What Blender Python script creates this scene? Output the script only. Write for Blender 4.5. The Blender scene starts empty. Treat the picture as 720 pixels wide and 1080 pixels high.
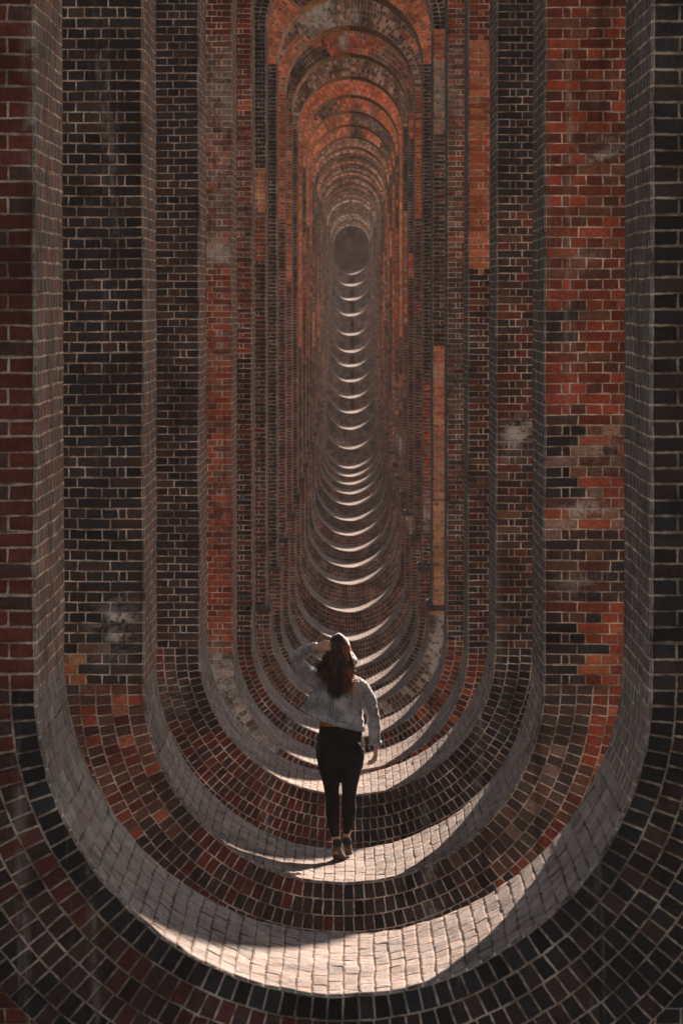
import bpy, bmesh, math, random
import numpy as np
from mathutils import Vector, Matrix, noise as mnoise

random.seed(7)
RNG = np.random.default_rng(7)
sc = bpy.context.scene
COL = sc.collection
PI = math.pi
HAZE = .0002

# ------------------------------------------------------------------ camera constants (photo is 720x1080)
FPX = 4665.0
PITCH = math.atan((540 - 316) / FPX)
YAW = math.atan(11 / FPX)
CAMX = 0.04
D1, PITCHP = 20.1, 10.8            # first pier, spacing


def z_at(y, d):
    return d * math.tan(-PITCH - math.atan((y - 540) / FPX))


def px_of(d):
    return FPX / d


def x_at(px, d):
    return CAMX + d * (px - 371) / FPX


# ------------------------------------------------------------------ custom properties
def tag(o, label=None, cat=None, group=None, kind=None):
    if label: o['label'] = label
    if cat: o['category'] = cat
    if group: o['group'] = group
    if kind: o['kind'] = kind
    return o


def link(name, mesh, mats, parent=None):
    o = bpy.data.objects.new(name, mesh)
    COL.objects.link(o)
    for m in (mats if isinstance(mats, (list, tuple)) else [mats]):
        mesh.materials.append(m)
    if parent is not None: o.parent = parent
    return o


# ------------------------------------------------------------------ materials
class NT:
    def __init__(self, mat):
        self.nt = mat.node_tree
        self.nt.nodes.clear()

    def n(self, t, **kw):
        nd = self.nt.nodes.new(t)
        ins = kw.pop('ins', {})
        for k, v in kw.items(): setattr(nd, k, v)
        for k, v in ins.items():
            if isinstance(v, bpy.types.NodeSocket): self.nt.links.new(v, nd.inputs[k])
            else: nd.inputs[k].default_value = v
        return nd

    def math(self, op, a, b=0.0, c=0.0):
        return self.n('ShaderNodeMath', operation=op, ins={0: a, 1: b, 2: c}).outputs[0]

    def noise(self, vec, scale, detail=3, rough=.55):
        return self.n('ShaderNodeTexNoise', ins={'Vector': vec, 'Scale': scale, 'Detail': detail, 'Roughness': rough}).outputs['Fac']

    def ramp(self, f, a, b, lo=0.0, hi=1.0):
        return self.n('ShaderNodeMapRange', interpolation_type='SMOOTHSTEP', ins={0: f, 1: a, 2: b, 3: lo, 4: hi}).outputs[0]

    def mix(self, f, a, b, bt='MIX'):
        m = self.n('ShaderNodeMix', data_type='RGBA', blend_type=bt)
        for i, v in ((0, f), (6, a), (7, b)):
            if isinstance(v, bpy.types.NodeSocket): self.nt.links.new(v, m.inputs[i])
            else: m.inputs[i].default_value = v
        return m.outputs[2]


def new_mat(name):
    m = bpy.data.materials.new(name)
    m.use_nodes = True
    return m, NT(m)


def c4(r, g, b): return (r, g, b, 1.0)


def mat_brick():
    m, t = new_mat('laid_brick')
    out = t.n('ShaderNodeOutputMaterial')
    bs = t.n('ShaderNodeBsdfPrincipled')
    geo = t.n('ShaderNodeNewGeometry')
    pos = geo.outputs['Position']
    tint = t.n('ShaderNodeAttribute', attribute_name='tint')
    sep = t.n('ShaderNodeAttribute', attribute_name='soil')
    ua = t.n('ShaderNodeSeparateXYZ', ins={0: t.n('ShaderNodeUVMap', uv_map='ua').outputs[0]})
    ub = t.n('ShaderNodeSeparateXYZ', ins={0: t.n('ShaderNodeUVMap', uv_map='ub').outputs[0]})
    d = t.math('MINIMUM', t.math('MINIMUM', ua.outputs[0], ua.outputs[1]), t.math('MINIMUM', ub.outputs[0], ub.outputs[1]))
    nA = t.noise(pos, 38, 3, .6)
    nB = t.noise(pos, 160, 2, .6)
    nC = t.noise(pos, 2.2, 4, .6)
    nD = t.noise(pos, 9, 4, .65)
    # distance to the brick's edge, ragged
    dn = t.math('ADD', d, t.math('MULTIPLY', t.math('SUBTRACT', nA, .5), .012))
    brick = t.ramp(dn, .0030, .0070)
    col = t.mix(1.0, tint.outputs['Color'], t.n('ShaderNodeCombineColor', ins={0: t.ramp(nA, .2, .8, .62, 1.42), 1: t.ramp(nA, .2, .8, .62, 1.42), 2: t.ramp(nA, .2, .8, .62, 1.42)}).outputs[0], 'MULTIPLY')
    # scabs and pits
    col = t.mix(t.ramp(nB, .60, .72, 0, .45), col, c4(.03, .024, .022))
    ss = t.n('ShaderNodeSeparateXYZ', ins={0: sep.outputs['Vector']})
    # dirt / mottling at the scale of metres
    g = t.ramp(nC, .3, .72, .68, 1.18)
    col = t.mix(1.0, col, t.n('ShaderNodeCombineColor', ins={0: g, 1: g, 2: g}).outputs[0], 'MULTIPLY')
    # mortar: pale sandy, sooty where noise is low; brightness carried by soil.y
    mo = t.mix(t.ramp(nD, .35, .66), c4(.24, .145, .10), c4(.62, .47, .37))
    mo = t.mix(1.0, mo, t.n('ShaderNodeCombineColor', ins={0: t.ramp(nC, .36, .64, .5, 1.25), 1: t.ramp(nC, .36, .64, .5, 1.22), 2: t.ramp(nC, .36, .64, .5, 1.2)}).outputs[0], 'MULTIPLY')
    mo = t.mix(1.0, mo, t.n('ShaderNodeCombineColor', ins={0: ss.outputs[1], 1: ss.outputs[1], 2: ss.outputs[1]}).outputs[0], 'MULTIPLY')
    col = t.mix(brick, mo, col)
    # lime bloom
    lm = t.math('MULTIPLY', ss.outputs[0], t.ramp(t.math('ADD', t.math('MULTIPLY', nD, .6), t.math('MULTIPLY', nA, .4)), .40, .56))
    col = t.mix(t.math('MINIMUM', lm, .92), col, c4(.54, .45, .385))
    # long runs of water down the walls: lime and soot
    mp = t.n('ShaderNodeMapping', ins={'Vector': pos, 'Scale': (5.0, 5.0, .30)})
    run = t.noise(mp.outputs[0], 1.0, 5, .6)
    col = t.mix(t.math('MULTIPLY', t.ramp(run, .58, .74, 0, .55), t.ramp(nD, .36, .6)), col, c4(.36, .29, .24))
    sk = t.ramp(run, .28, .42, .52, 1.0)
    col = t.mix(1.0, col, t.n('ShaderNodeCombineColor', ins={0: sk, 1: sk, 2: sk}).outputs[0], 'MULTIPLY')
    # random slight bloom everywhere
    col = t.mix(t.ramp(t.math('ADD', t.math('MULTIPLY', nC, .5), t.math('MULTIPLY', nB, .5)), .57, .68, 0, .12), col, c4(.36, .29, .25))
    t.nt.links.new(col, bs.inputs['Base Color'])
    t.nt.links.new(t.ramp(nA, .3, .7, .78, .98), bs.inputs['Roughness'])
    bs.inputs['Specular IOR Level'].default_value = .1
    h = t.math('ADD', t.math('MULTIPLY', t.ramp(dn, .0, .011), 1.0), t.math('ADD', t.math('MULTIPLY', nB, .22), t.math('MULTIPLY', nA, .8)))
    bp = t.n('ShaderNodeBump', ins={'Strength': .9, 'Distance': .009, 'Height': h})
    t.nt.links.new(bp.outputs[0], bs.inputs['Normal'])
    t.nt.links.new(bs.outputs[0], out.inputs[0])
    return m


def mat_far_brick():
    m, t = new_mat('plain_brickwork')
    out = t.n('ShaderNodeOutputMaterial')
    bs = t.n('ShaderNodeBsdfPrincipled')
    geo = t.n('ShaderNodeNewGeometry')
    pos = geo.outputs['Position']
    nrm = t.n('ShaderNodeSeparateXYZ', ins={0: geo.outputs['Normal']})
    p = t.n('ShaderNodeSeparateXYZ', ins={0: pos})
    # walls across the track take x, walls along it take y
    fac = t.math('GREATER_THAN', t.math('ABSOLUTE', nrm.outputs[0]), .6)
    u = t.math('ADD', t.math('MULTIPLY', p.outputs[1], fac), t.math('MULTIPLY', p.outputs[0], t.math('SUBTRACT', 1.0, fac)))
    v = t.n('ShaderNodeCombineXYZ', ins={0: u, 1: p.outputs[2]})
    br = t.n('ShaderNodeTexBrick', ins={'Vector': v.outputs[0], 'Color1': c4(.17, .065, .042), 'Color2': c4(.07, .042, .038), 'Mortar': c4(.27, .2, .16),
                                       'Scale': 1.0, 'Mortar Size': .006, 'Brick Width': .2286, 'Row Height': .0725, 'Bias': .05})
    g = t.ramp(t.noise(pos, 1.3, 4, .6), .3, .7, .6, 1.25)
    col = t.mix(1.0, br.outputs[0], t.n('ShaderNodeCombineColor', ins={0: g, 1: g, 2: g}).outputs[0], 'MULTIPLY')
    t.nt.links.new(col, bs.inputs['Base Color'])
    bs.inputs['Roughness'].default_value = .85
    t.nt.links.new(bs.outputs[0], out.inputs[0])
    return m


def mat_simple(name, col, rough=.8, nscale=20, var=.3, bump=.0, bscale=80, spec=.3, col2=None):
    m, t = new_mat(name)
    out = t.n('ShaderNodeOutputMaterial')
    bs = t.n('ShaderNodeBsdfPrincipled')
    tc = t.n('ShaderNodeTexCoord').outputs['Object']
    n1 = t.noise(tc, nscale, 4, .6)
    a = tuple(c * (1 - var) for c in col) + (1,)
    b = tuple(min(1, c * (1 + var)) for c in (col2 or col)) + (1,)
    t.nt.links.new(t.mix(t.ramp(n1, .3, .7), a, b), bs.inputs['Base Color'])
    bs.inputs['Roughness'].default_value = rough
    bs.inputs['Specular IOR Level'].default_value = spec
    if bump:
        bp = t.n('ShaderNodeBump', ins={'Strength': .6, 'Distance': bump, 'Height': t.noise(tc, bscale, 3, .6)})
        t.nt.links.new(bp.outputs[0], bs.inputs['Normal'])
    t.nt.links.new(bs.outputs[0], out.inputs[0])
    return m


def mat_grass():
    m, t = new_mat('valley_grass')
    out = t.n('ShaderNodeOutputMaterial')
    bs = t.n('ShaderNodeBsdfPrincipled')
    pos = t.n('ShaderNodeNewGeometry').outputs['Position']
    f = t.math('ADD', t.math('MULTIPLY', t.noise(pos, .35, 5, .6), .6), t.math('MULTIPLY', t.noise(pos, 9, 4, .7), .4))
    c = t.mix(t.ramp(f, .38, .62), c4(.035, .055, .018), c4(.11, .12, .045))
    c = t.mix(t.ramp(t.noise(pos, .8, 5, .65), .55, .66), c, c4(.13, .095, .06))
    t.nt.links.new(c, bs.inputs['Base Color'])
    bs.inputs['Roughness'].default_value = .95
    bp = t.n('ShaderNodeBump', ins={'Strength': .8, 'Distance': .08, 'Height': t.noise(pos, 14, 4, .7)})
    t.nt.links.new(bp.outputs[0], bs.inputs['Normal'])
    t.nt.links.new(bs.outputs[0], out.inputs[0])
    return m


def mat_denim():
    m, t = new_mat('washed_denim')
    out = t.n('ShaderNodeOutputMaterial')
    bs = t.n('ShaderNodeBsdfPrincipled')
    tc = t.n('ShaderNodeTexCoord').outputs['Object']
    n1 = t.noise(tc, 11, 4, .6)
    n2 = t.noise(tc, 90, 3, .7)
    f = t.math('ADD', t.math('MULTIPLY', n1, .65), t.math('MULTIPLY', n2, .35))
    c = t.mix(t.ramp(f, .38, .62), c4(.14, .148, .162), c4(.385, .38, .38))  # washed fade; its dark end also paints shade into the creases
    t.nt.links.new(c, bs.inputs['Base Color'])
    bs.inputs['Roughness'].default_value = .9
    bs.inputs['Sheen Weight'].default_value = .25
    w = t.n('ShaderNodeTexWave', ins={'Vector': tc, 'Scale': 14, 'Distortion': 5, 'Detail': 3})
    h = t.math('ADD', t.math('MULTIPLY', n1, 1.2), t.math('ADD', t.math('MULTIPLY', w.outputs['Fac'], .25), t.math('MULTIPLY', n2, .2)))
    bp = t.n('ShaderNodeBump', ins={'Strength': .7, 'Distance': .028, 'Height': h})
    t.nt.links.new(bp.outputs[0], bs.inputs['Normal'])
    t.nt.links.new(bs.outputs[0], out.inputs[0])
    return m


def mat_hair():
    m, t = new_mat('brown_hair')
    out = t.n('ShaderNodeOutputMaterial')
    bs = t.n('ShaderNodeBsdfPrincipled')
    a = t.n('ShaderNodeAttribute', attribute_name='tint')
    t.nt.links.new(a.outputs['Color'], bs.inputs['Base Color'])
    bs.inputs['Roughness'].default_value = .42
    bs.inputs['Specular IOR Level'].default_value = .5
    tr = t.n('ShaderNodeBsdfTranslucent')
    t.nt.links.new(t.mix(1.0, a.outputs['Color'], c4(2.2, 1.5, 1.1), 'MULTIPLY'), tr.inputs[0])
    mx = t.n('ShaderNodeMixShader', ins={0: .3, 1: bs.outputs[0], 2: tr.outputs[0]})
    t.nt.links.new(mx.outputs[0], out.inputs[0])
    return m


M_BRICK = mat_brick()
M_FAR = mat_far_brick()
M_STONE = mat_simple('ledge_stone', (.055, .037, .030), .8, 6, .35, .004, 60)
M_GRASS = mat_grass()

# ------------------------------------------------------------------ brick palettes (base colours)
PAL = {
    'K': (.018, .0155, .0152), 'B': (.031, .0285, .0305), 'N': (.064, .036, .029), 'M': (.155, .070, .046),
    'D': (.140, .030, .020), 'R': (.36, .068, .033), 'O': (.47, .145, .066), 'P': (.33, .19, .145),
    'T': (.52, .225, .080), 'L': (.42, .35, .28), 'F': (.165, .135, .122), 'G': (.064, .057, .055), 'H': (.10, .068, .055),
}


def pick(w, dark=1.0):
    c = PAL[random.choice(w)]
    m = [sum(PAL[q][i] for q in w) / len(w) for i in range(3)]
    b = .3
    k = random.uniform(.78, 1.24) * dark
    j = random.uniform(-.08, .08)
    c = [c[i] * (1 - b) + m[i] * b for i in range(3)]
    return (c[0] * k * (1 + j), c[1] * k, c[2] * k * (1 - j))


DK = {1: .6, 2: .95}  # nearest pier: dark brick, darkened more to paint in the lens vignette


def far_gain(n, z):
    # farther brick paler: lime bloom, plus sky light painted in towards the top
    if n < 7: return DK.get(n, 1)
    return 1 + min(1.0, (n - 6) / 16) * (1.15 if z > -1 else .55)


# floor height of every pier read off the photograph (y of the front edge of its floor)
YF = [1048, 931, 838, 812, 778, 745, 727, 703, 675, 645, 616, 598, 581, 564.6, 549, 532.5, 521, 511, 502.6, 494,
      473.7, 453, 436, 420, 403, 387, 372, 354, 333.5, 317, 302, 289.6]
NP = len(YF)
DIST = [D1 + PITCHP * i for i in range(NP)]
FLOOR = [z_at(y, d) for y, d in zip(YF, DIST)]
OFFX = [0.0, -.016, .0, .02, .008, 0, 0, 0] + [0.0] * (NP - 8)
R0, CROWN, ZSET, DEPTH, XO, ZTOP = 1.393, 5.9, -5.2, 1.9, 4.9, 8.2
RING, CH = .112, .0725
XMAX = 2.45

# what each face of the first piers looks like: (y_top, y_bottom, palette letters), from the photograph
FACE = {
    (1, 'l'): [(-999, 705, 'DDDDDN')], (1, 'r'): [(-999, 1200, 'BBKNNBK')],
    (2, 'l'): [(-999, 688, 'BBBBKNN'), (688, 1200, 'BBNNKM')],
    (2, 'r'): [(-999, 395, 'RRRDDDMDN'), (395, 440, 'RRRDDMN'), (440, 562, 'RRDDMNP'), (562, 655, 'BNNNBMD'), (655, 1200, 'BBNNK')],
    (3, 'l'): [(-999, 200, 'BBNBN'), (200, 1200, 'BBNNNNK')], (3, 'r'): [(-999, 200, 'BBBNK'), (200, 1200, 'BNNBNMD')],
    (4, 'l'): [(-999, 40, 'DDN'), (40, 125, 'NDNM'), (125, 285, 'DMRNMD'), (285, 696, 'RRRDRDM'), (696, 1200, 'LLLN')],
    (4, 'r'): [(-999, 40, 'DDNR'), (40, 284, 'OORRO'), (284, 690, 'NNBBMD'), (690, 1200, 'DDNMN')],
    (5, 'l'): [(-999, 375, 'DDRDNM'), (375, 1200, 'NNBKD')], (5, 'r'): [(-999, 290, 'DDNMRN'), (290, 1200, 'BNNMBD')],
    (6, 'l'): [(-999, 177, 'BBKB'), (177, 220, 'TTOMT'), (220, 278, 'MRDM'), (278, 1200, 'NBNDN')],
    (6, 'r'): [(-999, 30, 'DNPM'), (30, 62, 'RRO'), (62, 138, 'PPMNP'), (138, 362, 'BNMBNM'), (362, 520, 'OTOOR'), (520, 648, 'TTOTM'), (648, 1200, 'NMNL')],
    (7, 'l'): [(-999, 600, 'BBNBN'), (600, 1200, 'NNDM')], (7, 'r'): [(-999, 400, 'BNNNB'), (400, 548, 'RRDDM'), (548, 1200, 'NNMD')],
    (8, 'l'): [(-999, 230, 'OROM'), (230, 1200, 'NMDB')], (8, 'r'): [(-999, 230, 'RRMOD'), (230, 1200, 'NNDMB')],
    (9, 'l'): [(-999, 265, 'MOMR'), (265, 305, 'OOR'), (305, 1200, 'NMD')], (9, 'r'): [(-999, 146, 'ORO'), (146, 266, 'NBN'), (266, 292, 'OOR'), (292, 1200, 'NMBD')],
    (10, 'l'): [(-999, 1200, 'NNBMD')], (10, 'r'): [(-999, 225, 'NBN'), (225, 340, 'RMPR'), (340, 1200, 'NMDN')],
    (11, 'l'): [(-999, 370, 'OOOR'), (370, 1200, 'NND')], (11, 'r'): [(-999, 355, 'OOOT'), (355, 395, 'NNM'), (395, 410, 'OO'), (410, 1200, 'NM')],
}
# rings round the bottom of the opening, first letters = ring next to the edge
RINGS = {
    (1, 'l'): ['KKB', 'DNND', 'DNNNK', 'NNDK', 'NNKK', 'NKK'], (1, 'r'): ['BKKB', 'BKKN', 'KKBN', 'BKNK', 'KBK', 'KKN'],
    (2, 'l'): ['MRNMM', 'MOMDMN', 'MMDMD', 'MDMRN', 'NMDM', 'DNNK'], (2, 'r'): ['HNMN', 'HPNM', 'HMNH', 'RDMRH', 'RRDO', 'RDN'],
    (3, 'l'): ['BKNB', 'BNKK', 'NNDN', 'DDNN', 'DND', 'NND'], (3, 'r'): ['BBKN', 'BKKN', 'BBNK', 'KBN', 'DNB', 'NKN'],
    (4, 'l'): ['LLHN', 'LHLN', 'LLHK', 'NND', 'NDN', 'NDD'], (4, 'r'): ['DRDN', 'DRMN', 'DDNN', 'NDN', 'NNB', 'NNB'],
    (5, 'l'): ['DNND', 'NDN', 'DNN', 'NDN', 'NDN', 'NN'], (5, 'r'): ['RDMRD', 'RMDM', 'RDMN', 'DMN', 'NND', 'NN'],
    (6, 'l'): ['MMNM', 'MNN', 'NMM', 'NND', 'ND', 'NN'], (6, 'r'): ['NMLN', 'NNML', 'BNNN', 'NN', 'NB', 'NN'],
}
# lime splashes: pier, pixel x, pixel y, radius x, radius y (px), strength
STAINS = {
    2: [(128, 655, 8, 18, 1.3), (122, 690, 14, 12, .2), (622, 535, 17, 6, .9), (635, 475, 18, 16, .28), (612, 615, 18, 10, .25), (637, 160, 8, 7, 1.0), (612, 275, 9, 11, .3)],
    3: [(545, 455, 8, 9, 1.3), (540, 470, 12, 18, .25), (507, 495, 5, 5, .5), (180, 735, 16, 20, .15)],
    4: [(232, 90, 16, 40, .32), (232, 180, 16, 55, .28), (232, 266, 18, 14, .6), (232, 360, 8, 60, .25), (233, 520, 9, 60, .25), (232, 725, 20, 40, .6)],
    5: [(480, 90, 10, 50, .28), (478, 225, 8, 40, .28), (479, 400, 10, 160, .14), (258, 190, 8, 90, .2)],
    6: [(462, 100, 8, 34, .5), (461, 500, 7, 60, .25), (457, 700, 2.6, 40, 1.6), (465, 685, 2.6, 36, 1.6), (461, 395, 8, 12, .5)],
    7: [(449, 545, 3, 18, 1.4), (378, 690, 9, 5, .7)],
    8: [(335, 12, 16, 16, 1.0), (326, 4, 14, 10, .7), (375, 20, 5, 9, .5), (352, 27, 7, 4, 1.0)],
    9: [(362, 42, 4, 9, .9), (427, 545, 4, 6, .8)],
    11: [(420, 470, 5, 8, 1.0), (340, 86, 20, 3, .6)],
    12: [(421, 462, 4, 9, .8), (349, 132, 3, 4, 1.0)],
    14: [(338, 128, 5, 8, .8)], 20: [(330, 200, 6, 20, .7), (398, 215, 3, 40, .8)], 22: [(401, 250, 3, 60, .8)], 27: [(350, 222, 8, 6, .8), (392, 226, 5, 10, .8)],
    29: [(393, 240, 4, 8, .7), (380, 300, 5, 4, .7)],
}
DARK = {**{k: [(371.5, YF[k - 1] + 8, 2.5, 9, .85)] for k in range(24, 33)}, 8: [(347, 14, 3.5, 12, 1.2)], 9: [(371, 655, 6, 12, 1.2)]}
HUES_UP = ['OORR', 'RROM', 'NBNM', 'OOMR', 'NMDN', 'OMNB', 'RRDM', 'OOT', 'NNBM']
HUES_LOW = ['NNDK', 'NMND', 'NBNK', 'NNDB', 'NDDM', 'NNMO']


class Bricks:
    """collects brick-sized quads with a colour and a soiling value each"""

    def __init__(self, n, jig=0.0):
        self.P, self.A, self.B, self.T, self.S, self.X = [], [], [], [], [], []
        self.n, self.jig = n, jig
        d = DIST[n - 1]
        self.d = d
        self.st = [(x_at(a, d), z_at(b, d), rx * d / FPX, ry * d / FPX, k) for a, b, rx, ry, k in STAINS.get(n, [])]
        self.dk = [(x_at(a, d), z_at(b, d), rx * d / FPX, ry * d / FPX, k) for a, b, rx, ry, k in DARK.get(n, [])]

    def warp(self, p):
        if not self.jig: return p
        q = Vector(p) + Vector((0, self.d, 0))
        w = mnoise.noise_vector(q * 1.6) * .007 + mnoise.noise_vector(q * 11.0) * .0055
        return (p[0] + w.x * self.jig, p[1] + w.y * self.jig, p[2] + w.z * self.jig)

    def lime(self, x, z):
        s = 0.0
        for a, b, rx, rz, k in self.st:
            e = ((x - a) / rx) ** 2 + ((z - b) / rz) ** 2
            if e < 6: s += 1.5 * k * math.exp(-e)
        return s

    def add(self, a, b, c, d, w, h, col, mort=1.0, soil=None, plain=False):
        ps = [self.warp(q) for q in (a, b, c, d)]
        self.P += ps
        self.A += [(0, w), (w, 0), (w, 0), (0, w)]
        self.B += [(0, h), (0, h), (h, 0), (h, 0)]
        cx, cz = (a[0] + c[0]) / 2, (a[2] + c[2]) / 2
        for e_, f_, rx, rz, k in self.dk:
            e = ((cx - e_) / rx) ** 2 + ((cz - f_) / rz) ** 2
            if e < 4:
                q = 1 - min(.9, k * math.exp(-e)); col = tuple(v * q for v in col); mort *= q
        self.T.append(col + (1.0,))
        for q in ps:
            self.S.append((self.lime(q[0], q[2]) if soil is None else soil, mort, 0))

    def build(self, name, parent, mats):
        n = len(self.T)
        me = bpy.data.meshes.new(name)
        P = np.array(self.P, dtype=np.float32)
        me.vertices.add(4 * n); me.loops.add(4 * n); me.polygons.add(n)
        me.vertices.foreach_set('co', P.ravel())
        me.loops.foreach_set('vertex_index', np.arange(4 * n, dtype=np.int32))
        me.polygons.foreach_set('loop_start', np.arange(0, 4 * n, 4, dtype=np.int32))
        me.update(calc_edges=True)
        for nm, dat in (('ua', self.A), ('ub', self.B)):
            uv = me.uv_layers.new(name=nm)
            uv.data.foreach_set('uv', np.array(dat, dtype=np.float32).ravel())
        at = me.attributes.new('tint', 'FLOAT_COLOR', 'FACE')
        at.data.foreach_set('color', np.array(self.T, dtype=np.float32).ravel())
        at = me.attributes.new('soil', 'FLOAT_VECTOR', 'POINT')
        at.data.foreach_set('vector', np.array(self.S, dtype=np.float32).ravel())
        return link(name, me, mats, parent)


def hue_bands(n, side):
    """random patchwork of brick colours for the piers further off"""
    rnd = random.Random(n * 31 + (side == 'r'))
    out, z = [], 8.4
    while z > -12:
        h = rnd.uniform(.9, 3.6)
        if n <= 18:
            w = rnd.choice(HUES_UP) if z > -1.0 else rnd.choice(HUES_LOW)
        elif n <= 24:
            w = rnd.choice(['NMMP', 'NMND', 'PMNH', 'NNMB'])
        else:
            w = rnd.choice(['HPMG', 'PHMN', 'GMHN', 'NMGN'])
        out.append((z, z - h, w)); z -= h
    return out


def face_palette(n, side, d):
    if (n, side) in FACE:
        return [(z_at(a, d) if a > -900 else 99, z_at(b, d) if b < 1100 else -99, w) for a, b, w in FACE[(n, side)]]
    return hue_bands(n, side)


def lookup(bands, z):
    for a, b, w in bands:
        if z <= a and z > b: return w
    return bands[-1][2]


MORT = {1: .68, 2: 1.2, 3: 1.2, 4: 1.3, 5: 1.4}  # mortar brightness per pier; the nearest also dimmed by the painted vignette


def mortar_for(w, n):
    k = MORT.get(n, 1.15)
    if 'K' in w or 'B' in w: k *= .95
    if 'O' in w: k *= 1.0
    return k


def courses(bk, n, side, bands, x0, z0, z1, yp, skip=None, ncourse=None, custom=None):
    """English bond from the edge of the opening outwards"""
    sg = -1 if side == 'l' else 1
    nr = max(1, round((z1 - z0) / CH))
    ch = (z1 - z0) / nr
    d = DIST[n - 1]
    for r in range(nr):
        za = z0 + r * ch; zb = za + ch; zc = (za + zb) / 2
        head = (r % 2 == 0)
        x = x0; k = 0
        while x < XMAX:
            if head: bw = .1143 if k == 0 else (.0572 if k == 1 else .1143)
            else: bw = .2286
            x2 = min(x + bw, XMAX)
            if x2 - x < .03: break
            cx = (x + x2) / 2
            if not (skip and skip(cx, zc)):
                w = lookup(bands, zc + random.uniform(-.05, .05))
                if custom: w = custom(cx, zc, w)
                xa, xb = sg * x, sg * x2
                if sg < 0: xa, xb = xb, xa
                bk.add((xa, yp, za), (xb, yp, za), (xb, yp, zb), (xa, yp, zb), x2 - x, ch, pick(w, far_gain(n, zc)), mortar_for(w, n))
            x = x2; k += 1


def custom2r(x, z, w):
    d = DIST[1]
    px = 371 + (x - CAMX) * FPX / d
    y = 540 + FPX * math.tan(-PITCH - math.atan(z / d))
    if y > 640 and y < 1200 and px > 628 - (y - 640) * .12 + random.uniform(-8, 8): return 'RRDRO'
    if 330 < y < 360 and px < 595: return 'BBN'
    if 440 < y < 525 and px < 604 + 10 * math.sin(y * .1): return 'BBNK'
    return w


def custom2l(x, z, w):
    d = DIST[1]
    px = 371 + (-x - CAMX) * FPX / d
    y = 540 + FPX * math.tan(-PITCH - math.atan(z / d))
    if 686 < y < 728 and px < 98 - max(0, 700 - y) * .9 + random.uniform(-4, 4): return 'OMRT'
    return w


def rings(bk, n, side, R, zc, yp, k_rings, top, words):
    sg = -1 if side == 'l' else 1
    for k in range(k_rings):
        r1 = R + .012 + k * RING; r2 = r1 + RING
        cnt = round(PI / 2 * (r1 + RING / 2) / CH)
        w = words[k % len(words)]
        for i in range(cnt):
            a0 = i / cnt * PI / 2; a1 = (i + 1) / cnt * PI / 2
            def pt(r, a):
                return (sg * r * math.cos(a), yp, zc + (r * math.sin(a) if top else -r * math.sin(a)))
            q = [pt(r1, a0), pt(r2, a0), pt(r2, a1), pt(r1, a1)]
            ww = w(k, (a0 + a1) / 2) if callable(w) else w
            if n == 2 and not top and side == 'l' and a0 > .62 + random.uniform(-.12, .12): ww = 'DNNB'
            if n == 2 and not top and side == 'r' and a0 > .9 + random.uniform(-.12, .12): ww = 'NBKN'
            if n == 3 and not top and side == 'l' and a0 > .5: ww = 'DNDN'
            if n == 4 and not top and side == 'l' and a0 > .95: ww = 'NDNN'
            if n in (5,) and not top and a0 > .8: ww = 'NNBD'
            if (sg > 0) != top: pass
            else: q = [q[1], q[0], q[3], q[2]]
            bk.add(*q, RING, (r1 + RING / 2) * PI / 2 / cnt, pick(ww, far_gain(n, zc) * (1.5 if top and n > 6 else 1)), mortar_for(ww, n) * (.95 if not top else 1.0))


def lining_path(n):
    """points round the opening per side, from the middle of the floor up to the middle of the crown"""
    z0 = FLOOR[n - 1]
    low = n >= 6 and z0 + R0 < ZSET - .1
    r1 = R0 - .075 if low else R0
    zi = z0 + r1
    zc = CROWN - R0
    seg = []
    m = round(PI / 2 * r1 / CH)
    seg.append([(r1 * math.sin(i / m * PI / 2), zi - r1 * math.cos(i / m * PI / 2)) for i in range(m + 1)])
    if low:
        m = max(1, round((ZSET - zi) / CH)); seg.append([(r1, zi + (ZSET - zi) * i / m) for i in range(m + 1)])
        m = max(1, round((zc - ZSET) / CH)); seg.append([(R0, ZSET + (zc - ZSET) * i / m) for i in range(m + 1)])
    else:
        m = max(1, round((zc - zi) / CH)); seg.append([(R0, zi + (zc - zi) * i / m) for i in range(m + 1)])
    m = round(PI / 2 * R0 / CH)
    seg.append([(R0 * math.cos(i / m * PI / 2), zc + R0 * math.sin(i / m * PI / 2)) for i in range(m + 1)])
    return seg, low, r1, zi, zc


def raw_mesh(name, V, F, mat, parent=None):
    me = bpy.data.meshes.new(name)
    me.from_pydata(V, [], F); me.update()
    return link(name, me, mat, parent)


# ------------------------------------------------------------------ the viaduct
viaduct = bpy.data.objects.new('viaduct', None)
COL.objects.link(viaduct)
tag(viaduct, 'long red and blue brick railway viaduct whose pierced piers form a tunnel', 'viaduct')

PIER_NOTE = {
    1: 'nearest pier, its dark brick oval framing the whole picture',
    2: 'dark pier with a deep red right side, the woman stands on its floor',
    3: 'blue black brick pier right behind the woman',
    4: 'pier with a bright red brick panel high on its right side and lime on its left foot',
    6: 'pier with a long orange tan brick panel on its right side',
    11: 'pier with a narrow bright orange brick arch and right jamb',
    32: 'farthest pier, the smallest round opening',
}


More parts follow.
